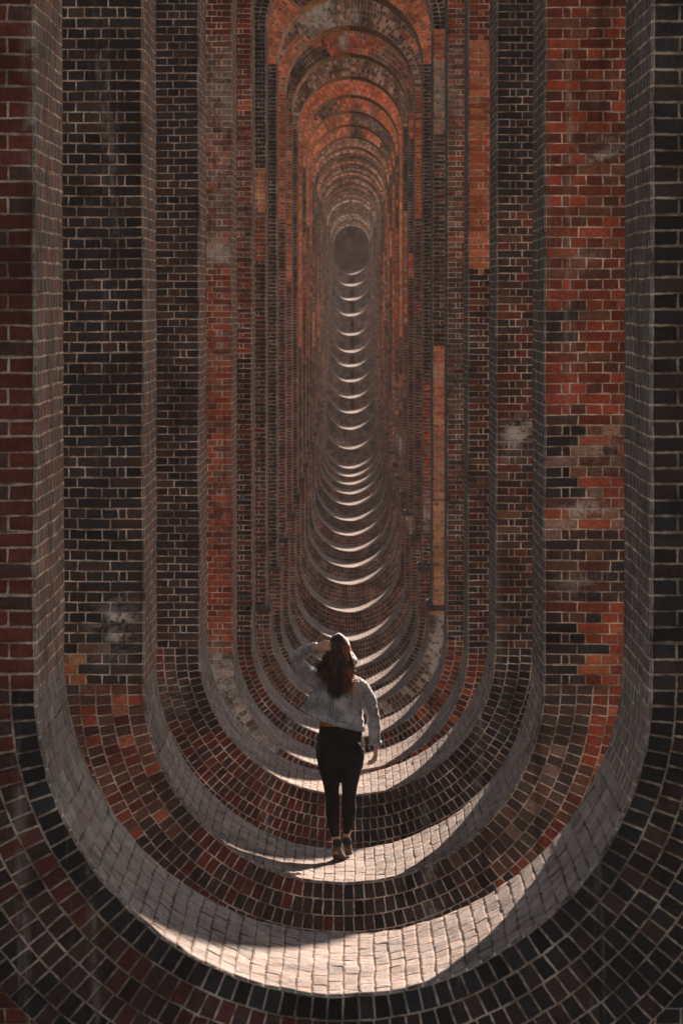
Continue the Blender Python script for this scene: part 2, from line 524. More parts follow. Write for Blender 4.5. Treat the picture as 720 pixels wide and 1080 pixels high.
def make_pier(n):
    XO = 4.9 + .35 * min(1, max(0, (-3.6 - FLOOR[n - 1]) / 4.5))
    d = DIST[n - 1]; z0 = FLOOR[n - 1]
    seg, low, r1, zi, zc = lining_path(n)
    e = .2 if low else 0.0                       # lower stage is thicker
    base = z0 - 1.9
    jig = 1.15 if n <= 3 else (1.0 if n <= 6 else 0.0)
    near = n <= 6
    # ---- body: face bricks + plain back, sides
    bk = Bricks(n, jig)
    KB, KT = 6, 5
    for side in 'lr':
        bands = face_palette(n, side, d)
        cus = {(2, 'r'): custom2r, (2, 'l'): custom2l}.get((n, side))
        split = ZSET if low else zi
        if low:
            courses(bk, n, side, bands, r1 + .012, zi, ZSET, -e, custom=cus)
            courses(bk, n, side, bands, R0 + .012, ZSET, zc, 0, custom=cus)
        else:
            courses(bk, n, side, bands, R0 + .012, zi, zc, 0, custom=cus)
        ro = r1 + KB * RING - .05
        courses(bk, n, side, bands, 0.0, base, zi, -e, skip=lambda x, z: math.hypot(x, z - zi) < ro)
        rt = R0 + KT * RING - .05
        courses(bk, n, side, bands, 0.0, zc, ZTOP, 0, skip=lambda x, z: math.hypot(x, z - zc) < rt)
    nb = len(bk.T)
    body = bk.build('pier', viaduct, [M_BRICK, M_FAR])
    body.location = (OFFX[n - 1], d, 0)
    if n in PIER_NOTE: body['label'] = PIER_NOTE[n]
    # plain shell (back, outer sides, face beyond the bricks)
    V, F = [], []

    def quad(*p):
        i = len(V); V.extend(p); F.append((i, i + 1, i + 2, i + 3))
    flat = [q for s in seg for q in s]
    yb = DEPTH
    for sg in (-1, 1):
        for a, b in zip(flat[:-1], flat[1:]):
            if abs(a[1] - b[1]) < 1e-6: continue
            y_ = yb + (e if (a[1] + b[1]) / 2 < ZSET and low else 0)
            q = [(sg * a[0], y_, a[1]), (sg * XO, y_, a[1]), (sg * XO, y_, b[1]), (sg * b[0], y_, b[1])]
            quad(*(q if sg < 0 else q[::-1]))
        zz = [base, ZSET, ZTOP] if low else [base, ZTOP]
        for j in range(len(zz) - 1):
            ee = e if (low and j == 0) else 0
            xo = XO + ee
            za, zb = zz[j], zz[j + 1]
            q = [(sg * xo, -ee, za), (sg * xo, yb + ee, za), (sg * xo, yb + ee, zb), (sg * xo, -ee, zb)]
            quad(*(q if sg > 0 else q[::-1]))
            q = [(sg * XMAX, -ee, za), (sg * xo, -ee, za), (sg * xo, -ee, zb), (sg * XMAX, -ee, zb)]
            quad(*(q if sg > 0 else q[::-1]))
            if ee: 
                q = [(sg * XO, yb + ee, za), (sg * xo, yb + ee, za), (sg * xo, yb + ee, zb), (sg * XO, yb + ee, zb)]
                quad(*q)
    quad((XO, yb + e, base), (-XO, yb + e, base), (-XO, yb + e, z0), (XO, yb + e, z0))
    quad((XO, yb, CROWN), (-XO, yb, CROWN), (-XO, yb, ZTOP), (XO, yb, ZTOP))
    if low:
        # core of the upper stage's underside is hidden by the ledges
        pass
    me = bpy.data.meshes.new('shell'); me.from_pydata(V, [], F); me.update()
    bm = bmesh.new(); bm.from_mesh(body.data)
    nf = len(bm.faces)
    bm.from_mesh(me)
    bm.faces.ensure_lookup_table()
    for f in bm.faces[nf:]: f.material_index = 1
    bm.to_mesh(body.data); bm.free(); bpy.data.meshes.remove(me)
    # ---- rings
    for top in (False, True):
        rk = Bricks(n, jig)
        for side in 'lr':
            if not top:
                words = RINGS.get((n, side)) or [random.Random(n).choice(['NND', 'NNB', 'NKN', 'NMN', 'NDK'] if n < 24 else ['NMG', 'GNN', 'NGB', 'NNM'])] * KB
                rings(rk, n, side, r1, zi, -e - .004, KB, False, words)
            else:
                rnd = random.Random(n * 7)
                if n == 11: words = ['RORP', 'ROR', 'RRO', 'ORO', 'ROM']
                elif n == 9: words = [lambda k, a: ('RRDM' if a > 1.22 + random.uniform(-.08, .08) - .05 * k else ('BKNN' if side == 'l' and .55 < a and k < 3 else 'NMNMD'))] * KT
                elif n == 10: words = ['MNPN', 'MNPB', 'NMPN', 'BNMP', 'MNM']
                elif n == 8: words = [lambda k, a: ('OMRM' if (k < 2 and side == 'l' and a < .9) or (side == 'r' and k == 2 and .5 < a < .8) else 'NMPNB')] * KT
                elif n == 6: words = ['KKB', 'BKN', 'NNM', 'NMN', 'NMD']
                elif n <= 14:
                    pool = [rnd.choice(['OORM', 'ROM', 'OMR', 'NBM', 'OOR']) for _ in range(7)]
                    words = [lambda k, a, pool=pool: pool[int(a * 2.2 + random.uniform(0, .35) + (0 if side == 'l' else 3)) % 7]] * KT
                elif n <= 22: words = [rnd.choice(['NMPM', 'MNHM', 'MMOP', 'NMB']) for _ in range(KT)]
                else: words = [rnd.choice(['HPML', 'PMHN', 'MPNH', 'GMN']) for _ in range(KT)]
                rings(rk, n, side, R0, zc, -.004, KT, True, words)
        o = rk.build('crown_ring' if top else 'invert_ring', body, [M_BRICK])
    # ---- lining of the opening, with a worn chamfer on its front edge
    lk = Bricks(n, jig)
    rnd = random.Random(n * 13)
    rise = float(np.interp(n, [10, 14, 20, 25, 32], [0, .035, .10, .14, .23]))
    tone_up = rnd.choice(['NMDP', 'MMNP', 'NMPO']) if n > 4 else 'NMD'
    for sg in (-1, 1):
        s = 0
        for si, sg_pts in enumerate(seg):
            for a, b in zip(sg_pts[:-1], sg_pts[1:]):
                zmid = (a[1] + b[1]) / 2
                lowst = low and zmid < ZSET
                ya, yb_ = (-e if lowst else 0) + .010, DEPTH + (e if lowst else 0)
                ln = math.hypot(b[0] - a[0], b[1] - a[1])
                ang = 1.6 if si > 0 else math.atan2(a[0], zi - zmid)   # 0 in the middle of the floor
                hgt = zmid - z0
                if si == 0 and ang < .95: w = 'FFFF'
                elif si == 0 and ang < 1.2: w = 'FFHF'
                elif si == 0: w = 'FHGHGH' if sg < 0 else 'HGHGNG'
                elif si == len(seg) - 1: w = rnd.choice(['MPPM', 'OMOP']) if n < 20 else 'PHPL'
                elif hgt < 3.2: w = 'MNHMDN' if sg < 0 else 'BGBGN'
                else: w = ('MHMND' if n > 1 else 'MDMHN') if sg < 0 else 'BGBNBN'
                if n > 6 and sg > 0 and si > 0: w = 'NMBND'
                if n > 18 and si > 0: w = 'GMHN'
                y = ya; k = 0
                head = s % 2 == 0
                while y < yb_ - 1e-4:
                    bw = .1143 if (head and k == 0) else .2286
                    y2 = min(y + bw, yb_)
                    if yb_ - y2 < .05: y2 = yb_
                    q = [(sg * a[0], y, a[1]), (sg * a[0], y2, a[1]), (sg * b[0], y2, b[1]), (sg * b[0], y, b[1])]
                    if si == 0:
                        fade = max(0, 1 - ang / 1.57)
                        q = [(p[0], p[1], p[2] + rise * fade * (p[1] - ya) / (yb_ - ya) + (random.uniform(-.003, .003) if n < 9 else 0)) for p in q]
                    if sg > 0: q = [q[1], q[0], q[3], q[2]]
                    soil = .18 if si == 0 else .1
                    lk.add(*q, (y2 - y) * (.45 if si == 0 else 1), ln, pick(w, 1.9 if n > 6 and si == len(seg) - 1 else 1), .42 if 'F' in w else (1.35 if sg < 0 else 1.1), soil)  # far crown undersides get a lighter colour, painted light where little falls
                    y = y2; k += 1
                # chamfer
                if si == 0: na, nb_ = (a[0] / r1, (a[1] - zi) / r1), (b[0] / r1, (b[1] - zi) / r1)
                elif si == len(seg) - 1: na, nb_ = (a[0] / R0, (a[1] - zc) / R0), (b[0] / R0, (b[1] - zc) / R0)
                else: na = nb_ = (1, 0)
                f_ = .012
                q = [(sg * (a[0] + na[0] * f_), ya - .014, a[1] + na[1] * f_), (sg * a[0], ya, a[1]), (sg * b[0], ya, b[1]), (sg * (b[0] + nb_[0] * f_), ya - .014, b[1] + nb_[1] * f_)]
                if sg > 0: q = [q[1], q[0], q[3], q[2]]
                lk.add(*q, .05, ln, pick('GHGG' if si < 2 else 'MGHN'), 1.2, .3)
                s += 1
    lk.build('opening_lining', body, [M_BRICK])
    # ---- stone ledges where the lower stage ends
    if low:
        for sg in (-1, 1):
            xa, xb = r1 - .006, XO + e + .012
            ya, yb2 = -e - .012, DEPTH + e + .012
            V = []
            for z, i in ((ZSET - .004, 0), (ZSET + .03, 0), (ZSET + .075, 1)):
                i_x = (R0 - .004 - xa) if i else 0; i_y = (e + .026) if i else 0
                i_o = e + .026 if i else 0
                V += [(sg * (xa + i_x), ya + i_y, z), (sg * (xb - i_o), ya + i_y, z), (sg * (xb - i_o), yb2 - i_y, z), (sg * (xa + i_x), yb2 - i_y, z)]
            F = [(3, 2, 1, 0), (8, 9, 10, 11)]
            for L in (0, 4):
                for j in range(4):
                    k = (j + 1) % 4
                    F.append((L + j, L + k, L + 4 + k, L + 4 + j))
            if sg < 0: F = [f[::-1] for f in F]
            o = raw_mesh('stone_ledge', V, F, M_STONE, body)
    return body


piers = [make_pier(n) for n in range(1, NP + 1)]

# ---- spans between the piers, deck and parapets (above the picture; they shade what is below)
Z_DECK = 13.5


def make_span(y0, y1):
    """vault from the middle of one pier to the middle of the next"""
    V, F = [], []
    ys, zs = [y0], [ZTOP]
    a, b = y0 + DEPTH / 2, y1 - DEPTH / 2
    r = (b - a) / 2; c = (a + b) / 2
    pts = [(y0, ZTOP + .003)] + [(c - r * math.cos(i / 24 * PI), ZTOP + .003 + r * math.sin(i / 24 * PI)) for i in range(25)] + [(y1, ZTOP + .003)]
    for (ya, za), (yb, zb) in zip(pts[:-1], pts[1:]):
        i = len(V)
        V += [(-XO, ya, za), (XO, ya, za), (XO, yb, zb), (-XO, yb, zb), (-XO, ya, Z_DECK), (XO, ya, Z_DECK), (XO, yb, Z_DECK), (-XO, yb, Z_DECK)]
        F += [(i, i + 3, i + 2, i + 1), (i + 4, i + 5, i + 6, i + 7), (i, i + 4, i + 7, i + 3), (i + 1, i + 2, i + 6, i + 5)]
    return raw_mesh('span_arch', V, F, M_FAR, viaduct)


cen = [d + DEPTH / 2 for d in DIST]
for i in range(NP - 1): make_span(cen[i], cen[i + 1])
make_span(cen[0] - PITCHP, cen[0])
Y_AB = cen[-1] + PITCHP
make_span(cen[-1], Y_AB)
for sg in (-1, 1):
    V = []
    x0, x1 = sg * (XO + .12), sg * (XO - .35)
    y0, y1 = cen[0] - PITCHP, Y_AB + 8
    V = [(x, y, z) for z in (Z_DECK + .003, Z_DECK + 1.3) for x, y in ((x0, y0), (x1, y0), (x1, y1), (x0, y1))]
    F = [(0, 1, 5, 4), (1, 2, 6, 5), (2, 3, 7, 6), (3, 0, 4, 7), (4, 5, 6, 7), (3, 2, 1, 0)]
    raw_mesh('parapet', V, F, M_STONE, viaduct)
ya, yb = Y_AB - DEPTH / 2, Y_AB + 9
V = [(x, y, z) for z in (-6, Z_DECK) for x, y in ((-XO - .6, ya), (XO + .6, ya), (XO + .6, yb), (-XO - .6, yb))]
raw_mesh('abutment', V, [(0, 1, 5, 4), (1, 2, 6, 5), (2, 3, 7, 6), (3, 0, 4, 7), (4, 5, 6, 7)], M_FAR, viaduct)

# ------------------------------------------------------------------ ground
ypro = [-400, -60, 0] + [d + 1 for d in DIST] + [DIST[-1] + 14, DIST[-1] + 60, 700, 2500]
zpro = [4, 1.0, -2.6] + [f - 1.55 for f in FLOOR] + [FLOOR[-1] + .4, 9, 16, 30]
ys = np.concatenate([np.linspace(-400, 0, 30)[:-1], np.arange(0, 420, 2.0), np.linspace(420, 2500, 40)])
xs = np.concatenate([-np.geomspace(1500, 12, 26), np.linspace(-10, 10, 21), np.geomspace(12, 1500, 26)])
V, F = [], []
for y in ys:
    zb = float(np.interp(y, ypro, zpro))
    for x in xs:
        k = max(0, abs(x) - 7)
        V.append((float(x), float(y), zb + min(1, k / 25) * 1.2 * mnoise.noise(Vector((x * .02, y * .02, 0))) + mnoise.noise(Vector((x * .4, y * .4, 3))) * .06 + (k / 900) ** 2 * 20))
nx = len(xs)
for j in range(len(ys) - 1):
    for i in range(nx - 1):
        a = j * nx + i
        F.append((a, a + 1, a + 1 + nx, a + nx))
g = raw_mesh('ground', V, F, M_GRASS)
for p in g.data.polygons: p.use_smooth = True
tag(g, 'grassy valley floor below the piers', None, kind='structure')
if 'category' in g: del g['category']

# ------------------------------------------------------------------ the woman
FX, FY = x_at(357, 32.05), 32.05
fl = FLOOR[1] + (R0 - math.sqrt(R0 ** 2 - (FX - OFFX[1]) ** 2))


def catmull(pts, k=5):
    pts = [np.array(p, float) for p in pts]
    ext = [2 * pts[0] - pts[1]] + pts + [2 * pts[-1] - pts[-2]]
    out = []
    for i in range(len(pts) - 1):
        p0, p1, p2, p3 = ext[i:i + 4]
        for j in range(k):
            t = j / k
            out.append(.5 * (2 * p1 + (p2 - p0) * t + (2 * p0 - 5 * p1 + 4 * p2 - p3) * t * t + (3 * p1 - p0 - 3 * p2 + p3) * t ** 3))
    out.append(pts[-1])
    return out


def tube(bm, rows, seg=16, k=5, up=(0, 1, 0), cap=True):
    """rows: (x,y,z,rx,ry); rx is measured square to 'up', ry along it"""
    rr = catmull(rows, k)
    loops = []
    U = Vector(up)
    for i, r in enumerate(rr):
        a = Vector(rr[max(0, i - 1)][:3]); b = Vector(rr[min(len(rr) - 1, i + 1)][:3])
        t = (b - a).normalized()
        s = U.cross(t)
        if s.length < 1e-3: s = Vector((1, 0, 0))
        s.normalize(); v = t.cross(s).normalized()
        loops.append([bm.verts.new(Vector(r[:3]) + s * r[3] * math.cos(2 * PI * j / seg) + v * r[4] * math.sin(2 * PI * j / seg)) for j in range(seg)])
    for A, B in zip(loops[:-1], loops[1:]):
        for j in range(seg):
            bm.faces.new((A[j], A[(j + 1) % seg], B[(j + 1) % seg], B[j]))
    if cap:
        bm.faces.new(loops[0][::-1]); bm.faces.new(loops[-1])
    return loops


def ball(bm, c, r, seg=20):
    mat = Matrix.Translation(Vector(c)) @ Matrix.Diagonal((r[0], r[1], r[2], 1))
    bmesh.ops.create_uvsphere(bm, u_segments=seg, v_segments=seg // 2 + 2, radius=1, matrix=mat)


def fuse(bm, name, mat, parent, voxel=.006, smooth=6, wrinkle=None):
    """one continuous skin from overlapping volumes"""
    bmesh.ops.recalc_face_normals(bm, faces=bm.faces[:])
    me = bpy.data.meshes.new('tmp'); bm.to_mesh(me); bm.free()
    o = bpy.data.objects.new('tmp', me); COL.objects.link(o)
    r = o.modifiers.new('r', 'REMESH'); r.mode = 'VOXEL'; r.voxel_size = voxel; r.use_smooth_shade = True
    s = o.modifiers.new('s', 'SMOOTH'); s.iterations = smooth; s.factor = .5
    dg = bpy.context.evaluated_depsgraph_get()
    dg.update()
    fin = bpy.data.meshes.new_from_object(o.evaluated_get(dg))
    bpy.data.objects.remove(o); bpy.data.meshes.remove(me)
    if wrinkle:
        nv = [v.normal.copy() for v in fin.vertices]
        for v, n_ in zip(fin.vertices, nv): v.co = v.co + n_ * wrinkle(v.co)
    fin.name = name
    for p in fin.polygons: p.use_smooth = True
    return link(name, fin, mat, parent)


M_SKIN = mat_simple('skin', (.50, .27, .19), .5, 30, .12, .0008, 200, .4)
M_SKIN.node_tree.nodes['Principled BSDF'].inputs['Subsurface Weight'].default_value = .12
M_SKIN.node_tree.nodes['Principled BSDF'].inputs['Subsurface Radius'].default_value = (.012, .005, .003)
M_DENIM = mat_denim()
M_LEG = mat_simple('black_jersey', (.0055, .0055, .006), .8, 60, .2, .0012, 260, .15)
M_TOP = mat_simple('rust_cotton', (.34, .10, .03), .9, 40, .2)
M_SHOE = mat_simple('dark_canvas', (.022, .022, .026), .75, 50, .35, .001, 300)
M_SOLE = mat_simple('worn_rubber', (.10, .066, .045), .8, 40, .35, .0015, 150)
M_CUFF = mat_simple('pale_rubber', (.5, .47, .43), .7, 40, .15)
M_HAIR = mat_hair()

# ---- body (skin): one surface
bm = bmesh.new()
HC = Vector((-.002, .02, 1.535))
ball(bm, HC + Vector((0, .005, .02)), (.072, .090, .092))                 # skull
ball(bm, HC + Vector((0, .040, -.045)), (.049, .058, .066))               # jaw and face
ball(bm, HC + Vector((0, .104, -.022)), (.012, .016, .022), 10)           # nose
ball(bm, HC + Vector((0, .088, -.066)), (.024, .012, .010), 10)           # lips
ball(bm, HC + Vector((0, .083, -.098)), (.022, .016, .016), 10)           # chin
for sg in (-1, 1):
    ball(bm, HC + Vector((sg * .066, .012, -.015)), (.010, .018, .030), 10)   # ears
    ball(bm, HC + Vector((sg * .030, .086, .006)), (.016, .010, .010), 10)    # eyes
    ball(bm, HC + Vector((sg * .032, .088, .022)), (.022, .008, .006), 10)    # brows
tube(bm, [(.012, 0, 1.30, .075, .06), (.008, .0, 1.37, .052, .052), (.0, .012, 1.44, .048, .050), (0, .02, 1.50, .05, .055)])
tube(bm, [(.012, .0, .80, .145, .100), (.014, .0, .90, .140, .095), (.015, .0, 1.02, .120, .085), (.015, .0, 1.15, .13, .090), (.014, 0, 1.27, .145, .088), (.013, 0, 1.34, .10, .065)])
# right arm hangs, left arm is raised to the head
RA = [(.140, .0, 1.31), (.170, .0, 1.26), (.220, .005, 1.18), (.247, .0, 1.085), (.262, .02, .98), (.272, .04, .875), (.272, .045, .835)]
tube(bm, [p + (r, r) for p, r in zip(RA, (.042, .042, .038, .034, .033, .024, .022))])
LA = [(-.115, .0, 1.325), (-.18, .03, 1.335), (-.25, .09, 1.385), (-.305, .15, 1.445), (-.27, .09, 1.510), (-.205, .01, 1.550), (-.150, -.042, 1.566)]
tube(bm, [p + (r, r) for p, r in zip(LA, (.044, .043, .040, .036, .034, .025, .022))], up=(0, 0, 1))
# shins and ankles
for pts in ([(-.047, .0, .47, .045, .045), (-.042, -.01, .34, .043, .045), (-.028, -.03, .22, .032, .034), (-.020, -.045, .150, .026, .029), (-.018, -.05, .115, .027, .033), (-.016, -.03, .075, .026, .03)],
            [(.074, .03, .47, .045, .045), (.076, .08, .34, .043, .045), (.066, .14, .23, .032, .034), (.059, .17, .165, .026, .029), (.057, .17, .125, .027, .033), (.057, .19, .08, .026, .03)]):
    tube(bm, pts)


def hand(bm, w, dirv, palm_n, side, curl):
    """palm and five fingers; dirv points along the fingers, palm_n out of the palm"""
    dv = Vector(dirv).normalized(); pn = Vector(palm_n); pn = (pn - dv * pn.dot(dv)).normalized()
    sv = dv.cross(pn) * side                       # towards the thumb
    w = Vector(w)
    def P(a, b, c): return tuple(w + dv * a + sv * b + pn * c)
    tube(bm, [P(-.02, 0, 0) + (.018, .021), P(.015, 0, 0) + (.016, .030), P(.05, 0, .0) + (.014, .038), P(.082, 0, 0) + (.011, .036)], up=tuple(sv), seg=14)
    for b, L in ((.028, .068), (.010, .078), (-.009, .072), (-.027, .056)):
        pts, a, c, th = [], .076, 0.0, .18
        for q, r in ((0, .0088), (.45, .0082), (.35, .0074), (.25, .0062)):
            a += math.cos(th) * L * q; c += math.sin(th) * L * q
            pts.append(P(a, b * 1.04, c) + (r, r)); th += curl
        tube(bm, pts, seg=8, k=3, up=tuple(sv))
    pts, a, b, c = [], .012, .024, .006
    for da, db, dc, r in ((0, 0, 0, .0115), (.024, .020, .010, .0105), (.026, .010, .014, .009), (.020, -.002, .012, .0075)):
        a += da; b += db; c += dc
        pts.append(P(a, b, c) + (r, r))
    tube(bm, pts, seg=8, k=3, up=tuple(pn))


hand(bm, (.272, .047, .825), (-.08, .15, -1), (-1, -.25, 0), -1, .42)
hand(bm, (-.150, -.044, 1.568), (1, -.70, .22), (.62, .75, -.1), -1, .5)

person = fuse(bm, 'person', M_SKIN, None, .0036, 3)
tag(person, 'woman seen from behind in grey denim jacket and black leggings, hand on her hair', 'person')
person.location = (FX, FY, fl + .004)

# ---- leggings
bm = bmesh.new()
tube(bm, [(.010, .0, 1.045, .140, .095), (.012, .0, 1.0, .148, .104), (.012, .0, .93, .160, .112), (.013, .0, .86, .170, .118), (.013, .0, .79, .172, .112), (.013, 0, .74, .155, .095), (.013, 0, .70, .12, .07)], seg=28)
ball(bm, (-.060, -.045, .820), (.086, .082, .10)); ball(bm, (.086, -.045, .820), (.086, .082, .10))
tube(bm, [(-.074, .0, .83, .092, .10), (-.070, .0, .73, .086, .092), (-.056, .0, .60, .066, .076), (-.049, .0, .50, .053, .060), (-.047, -.005, .44, .049, .056), (-.043, -.018, .36, .051, .060), (-.036, -.026, .27, .042, .048), (-.026, -.036, .215, .033, .037), (-.022, -.041, .182, .030, .034)], seg=24)
tube(bm, [(.098, .0, .83, .092, .10), (.094, .01, .73, .088, .092), (.082, .022, .60, .067, .076), (.076, .034, .50, .054, .060), (.075, .045, .44, .049, .056), (.078, .068, .36, .051, .060), (.073, .105, .27, .042, .048), (.064, .142, .225, .033, .037), (.060, .160, .195, .030, .034)], seg=24)
leg = fuse(bm, 'leggings', M_LEG, person, .006, 7, lambda p: .0025 * mnoise.noise(p * 14) + .0015 * mnoise.noise(Vector((p.x * 30, p.y * 30, p.z * 60))))

# ---- rust top peeping out at the waist
bm = bmesh.new()
tube(bm, [(.010, .0, .985, .150, .106), (.010, .0, 1.06, .146, .104), (.012, .0, 1.18, .148, .102), (.012, 0, 1.28, .152, .095)], seg=28)
fuse(bm, 'shirt', M_TOP, person, .008, 3)

# ---- jacket
def hem(x): return 1.0 - .22 * x
bm = bmesh.new()
rows = [(.012, -.002, .985, .168, .128), (.012, -.002, 1.05, .164, .130), (.011, .0, 1.15, .164, .126), (.011, .0, 1.25, .174, .118), (.012, .0, 1.305, .174, .102), (.013, .004, 1.345, .135, .082), (.012, .008, 1.375, .075, .066)]
lp = tube(bm, rows, seg=36)
for v in bm.verts:
    k = max(0, (1.15 - v.co.z) / .165)
    if k > 0: v.co.z += k * (-.26 * (v.co.x - .05))
tube(bm, [(.120, .0, 1.305, .060, .060)] + [p + (r, r) for p, r in zip([(.172, .0, 1.265)] + RA[2:6], (.055, .050, .046, .045, .037))] + [(.273, .043, .852, .038, .038)], seg=18)
tube(bm, [(-.11, .0, 1.305, .065, .065)] + [p + (r, r) for p, r in zip(LA[1:6], (.066, .060, .054, .050, .040))] + [(-.165, -.027, 1.561, .034, .034)], seg=18, up=(0, 0, 1))
# collar
tube(bm, [(.012 + .062 * math.cos(a), .012 + .058 * math.sin(a), 1.385, .014, .024) for a in np.linspace(0, 2 * PI, 13)[:-1]] + [(.074, .012, 1.385, .014, .024)], seg=8, up=(0, 0, 1))
# left front blown out sideways
A, B_, C_, D_ = Vector((-.120, -.03, 1.285)), Vector((-.115, -.045, 1.022)), Vector((-.285, .02, 1.112)), Vector((-.178, .03, 1.262))
N_ = 14
grid = []
for layer in (-1, 1):
    gl = []
    for i in range(N_ + 1):
        u = i / N_
        row = []
        for j in range(N_ + 1):
            v = j / N_
            p = (A * (1 - u) + D_ * u) * (1 - v) + (B_ * (1 - u) + C_ * u) * v
            p = p + Vector((0, .018 * math.sin(u * 7 + v * 2.0) + layer * .006, -.012 * math.sin(u * PI) * v))
            row.append(bm.verts.new(p))
        gl.append(row)
    grid.append(gl)
for gl, fl_ in ((grid[0], False), (grid[1], True)):
    for i in range(N_):
        for j in range(N_):
            q = [gl[i][j], gl[i + 1][j], gl[i + 1][j + 1], gl[i][j + 1]]
            bm.faces.new(q[::-1] if fl_ else q)
for i in range(N_):
    for e0, e1 in (((i, 0), (i + 1, 0)), ((i, N_), (i + 1, N_)), ((0, i), (0, i + 1)), ((N_, i), (N_, i + 1))):
        bm.faces.new([grid[0][e0[0]][e0[1]], grid[0][e1[0]][e1[1]], grid[1][e1[0]][e1[1]], grid[1][e0[0]][e0[1]]])


def folds(p):
    w = .013 * mnoise.noise(Vector((p.x * 10 + p.z * 7, p.y * 6, p.z * 3 - p.x * 3))) + .003 * mnoise.noise(p * 9) + .0035 * mnoise.noise(Vector((p.x * 26, p.y * 26, p.z * 11)))
    if p.x > .17: w += .0028 * math.sin(p.z * 95 + p.x * 30 + 3 * mnoise.noise(p * 12)) * max(0, 1 - abs(p.z - 1.04) / .25)
    if p.x < -.19 and p.z > 1.3: w += .004 * math.sin((p.x + p.z) * 80)
    return w


jk = fuse(bm, 'jacket', M_DENIM, person, .0055, 4, folds)


def strip(name, pts, rx, ry, mat, parent, seg=8, up=(0, 0, 1)):
    b = bmesh.new(); tube(b, [tuple(p) + (rx, ry) for p in pts], seg=seg, up=up, k=3)
    bmesh.ops.recalc_face_normals(b, faces=b.faces[:])
    me = bpy.data.meshes.new(name); b.to_mesh(me); b.free()
    for p in me.polygons: p.use_smooth = True
    return link(name, me, mat, parent)


# hem band, cuffs and back seams of the jacket
pts = []
for a in np.linspace(PI * .92, PI * 2.12, 24):
    x = .012 + .170 * math.cos(a); y = -.002 + .131 * math.sin(a)
    pts.append((x, y, .985 + .018 - .26 * (x - .05)))
strip('waistband', pts, .007, .021, M_DENIM, jk)
for pts, up in (([(.2715, .041, .872), (.273, .044, .846)], (0, 1, 0)), ([(-.184, -.010, 1.556), (-.162, -.030, 1.562)], (0, 0, 1))):
    strip('cuff', pts, .043, .043, M_DENIM, jk, 16, up)
for x0, x1 in ((.105, .075), (-.065, -.045)):
    pts = [(x0 + (x1 - x0) * t, -.002 - .129 * math.sqrt(max(0, 1 - ((x0 + (x1 - x0) * t - .012) / .168) ** 2)) - .001, 1.26 - .24 * t) for t in np.linspace(0, 1, 8)]
    strip('seam', pts, .0035, .0035, M_DENIM, jk, 6, (0, 1, 0))

# ---- shoes
def shoe(heel, yaw, pitch):
    """heel: point under the heel; the foot points away (+y), tilted up at the heel by pitch"""
    M = Matrix.Translation(Vector(heel)) @ Matrix.Rotation(yaw, 4, 'Z') @ Matrix.Rotation(-pitch, 4, 'X')
    b = bmesh.new()
    tube(b, [(0, -.028, .05, .024, .022), (0, -.018, .052, .034, .034), (0, .03, .055, .035, .038), (0, .085, .047, .039, .032), (0, .14, .036, .045, .022), (0, .185, .030, .040, .016), (0, .212, .027, .022, .010)], seg=18, up=(0, 0, 1))
    tube(b, [(0, .0, .06, .034, .036), (0, -.002, .072, .033, .040), (0, -.002, .080, .034, .042)], seg=18)
    b.transform(M)
    s = fuse(b, 'shoe', M_SHOE, person, .004, 3)
    b = bmesh.new()
    prof = [(-.034, .018), (-.030, .028), (-.01, .036), (.04, .035), (.09, .040), (.14, .047), (.18, .043), (.208, .028), (.218, .012)]
    out = [(x, y) for y, x in prof] + [(-x, y) for y, x in prof[::-1]]
    lo = [b.verts.new((x, y, 0.0)) for x, y in out]; hi = [b.verts.new((x * 1.0, y, .024)) for x, y in out]
    b.faces.new(lo[::-1]); b.faces.new(hi)
    for i in range(len(out)):
        j = (i + 1) % len(out); b.faces.new((lo[i], lo[j], hi[j], hi[i]))
    bmesh.ops.bevel(b, geom=b.edges[:], offset=.003, segments=2, affect='EDGES')
    b.transform(M)
    me = bpy.data.meshes.new('sole'); b.to_mesh(me); b.free()
    so = link('sole', me, M_SOLE, s)
    return s


shoe((-.012, -.085, .085), -.12, math.radians(27))
shoe((.060, .140, .070), .05, math.radians(20))

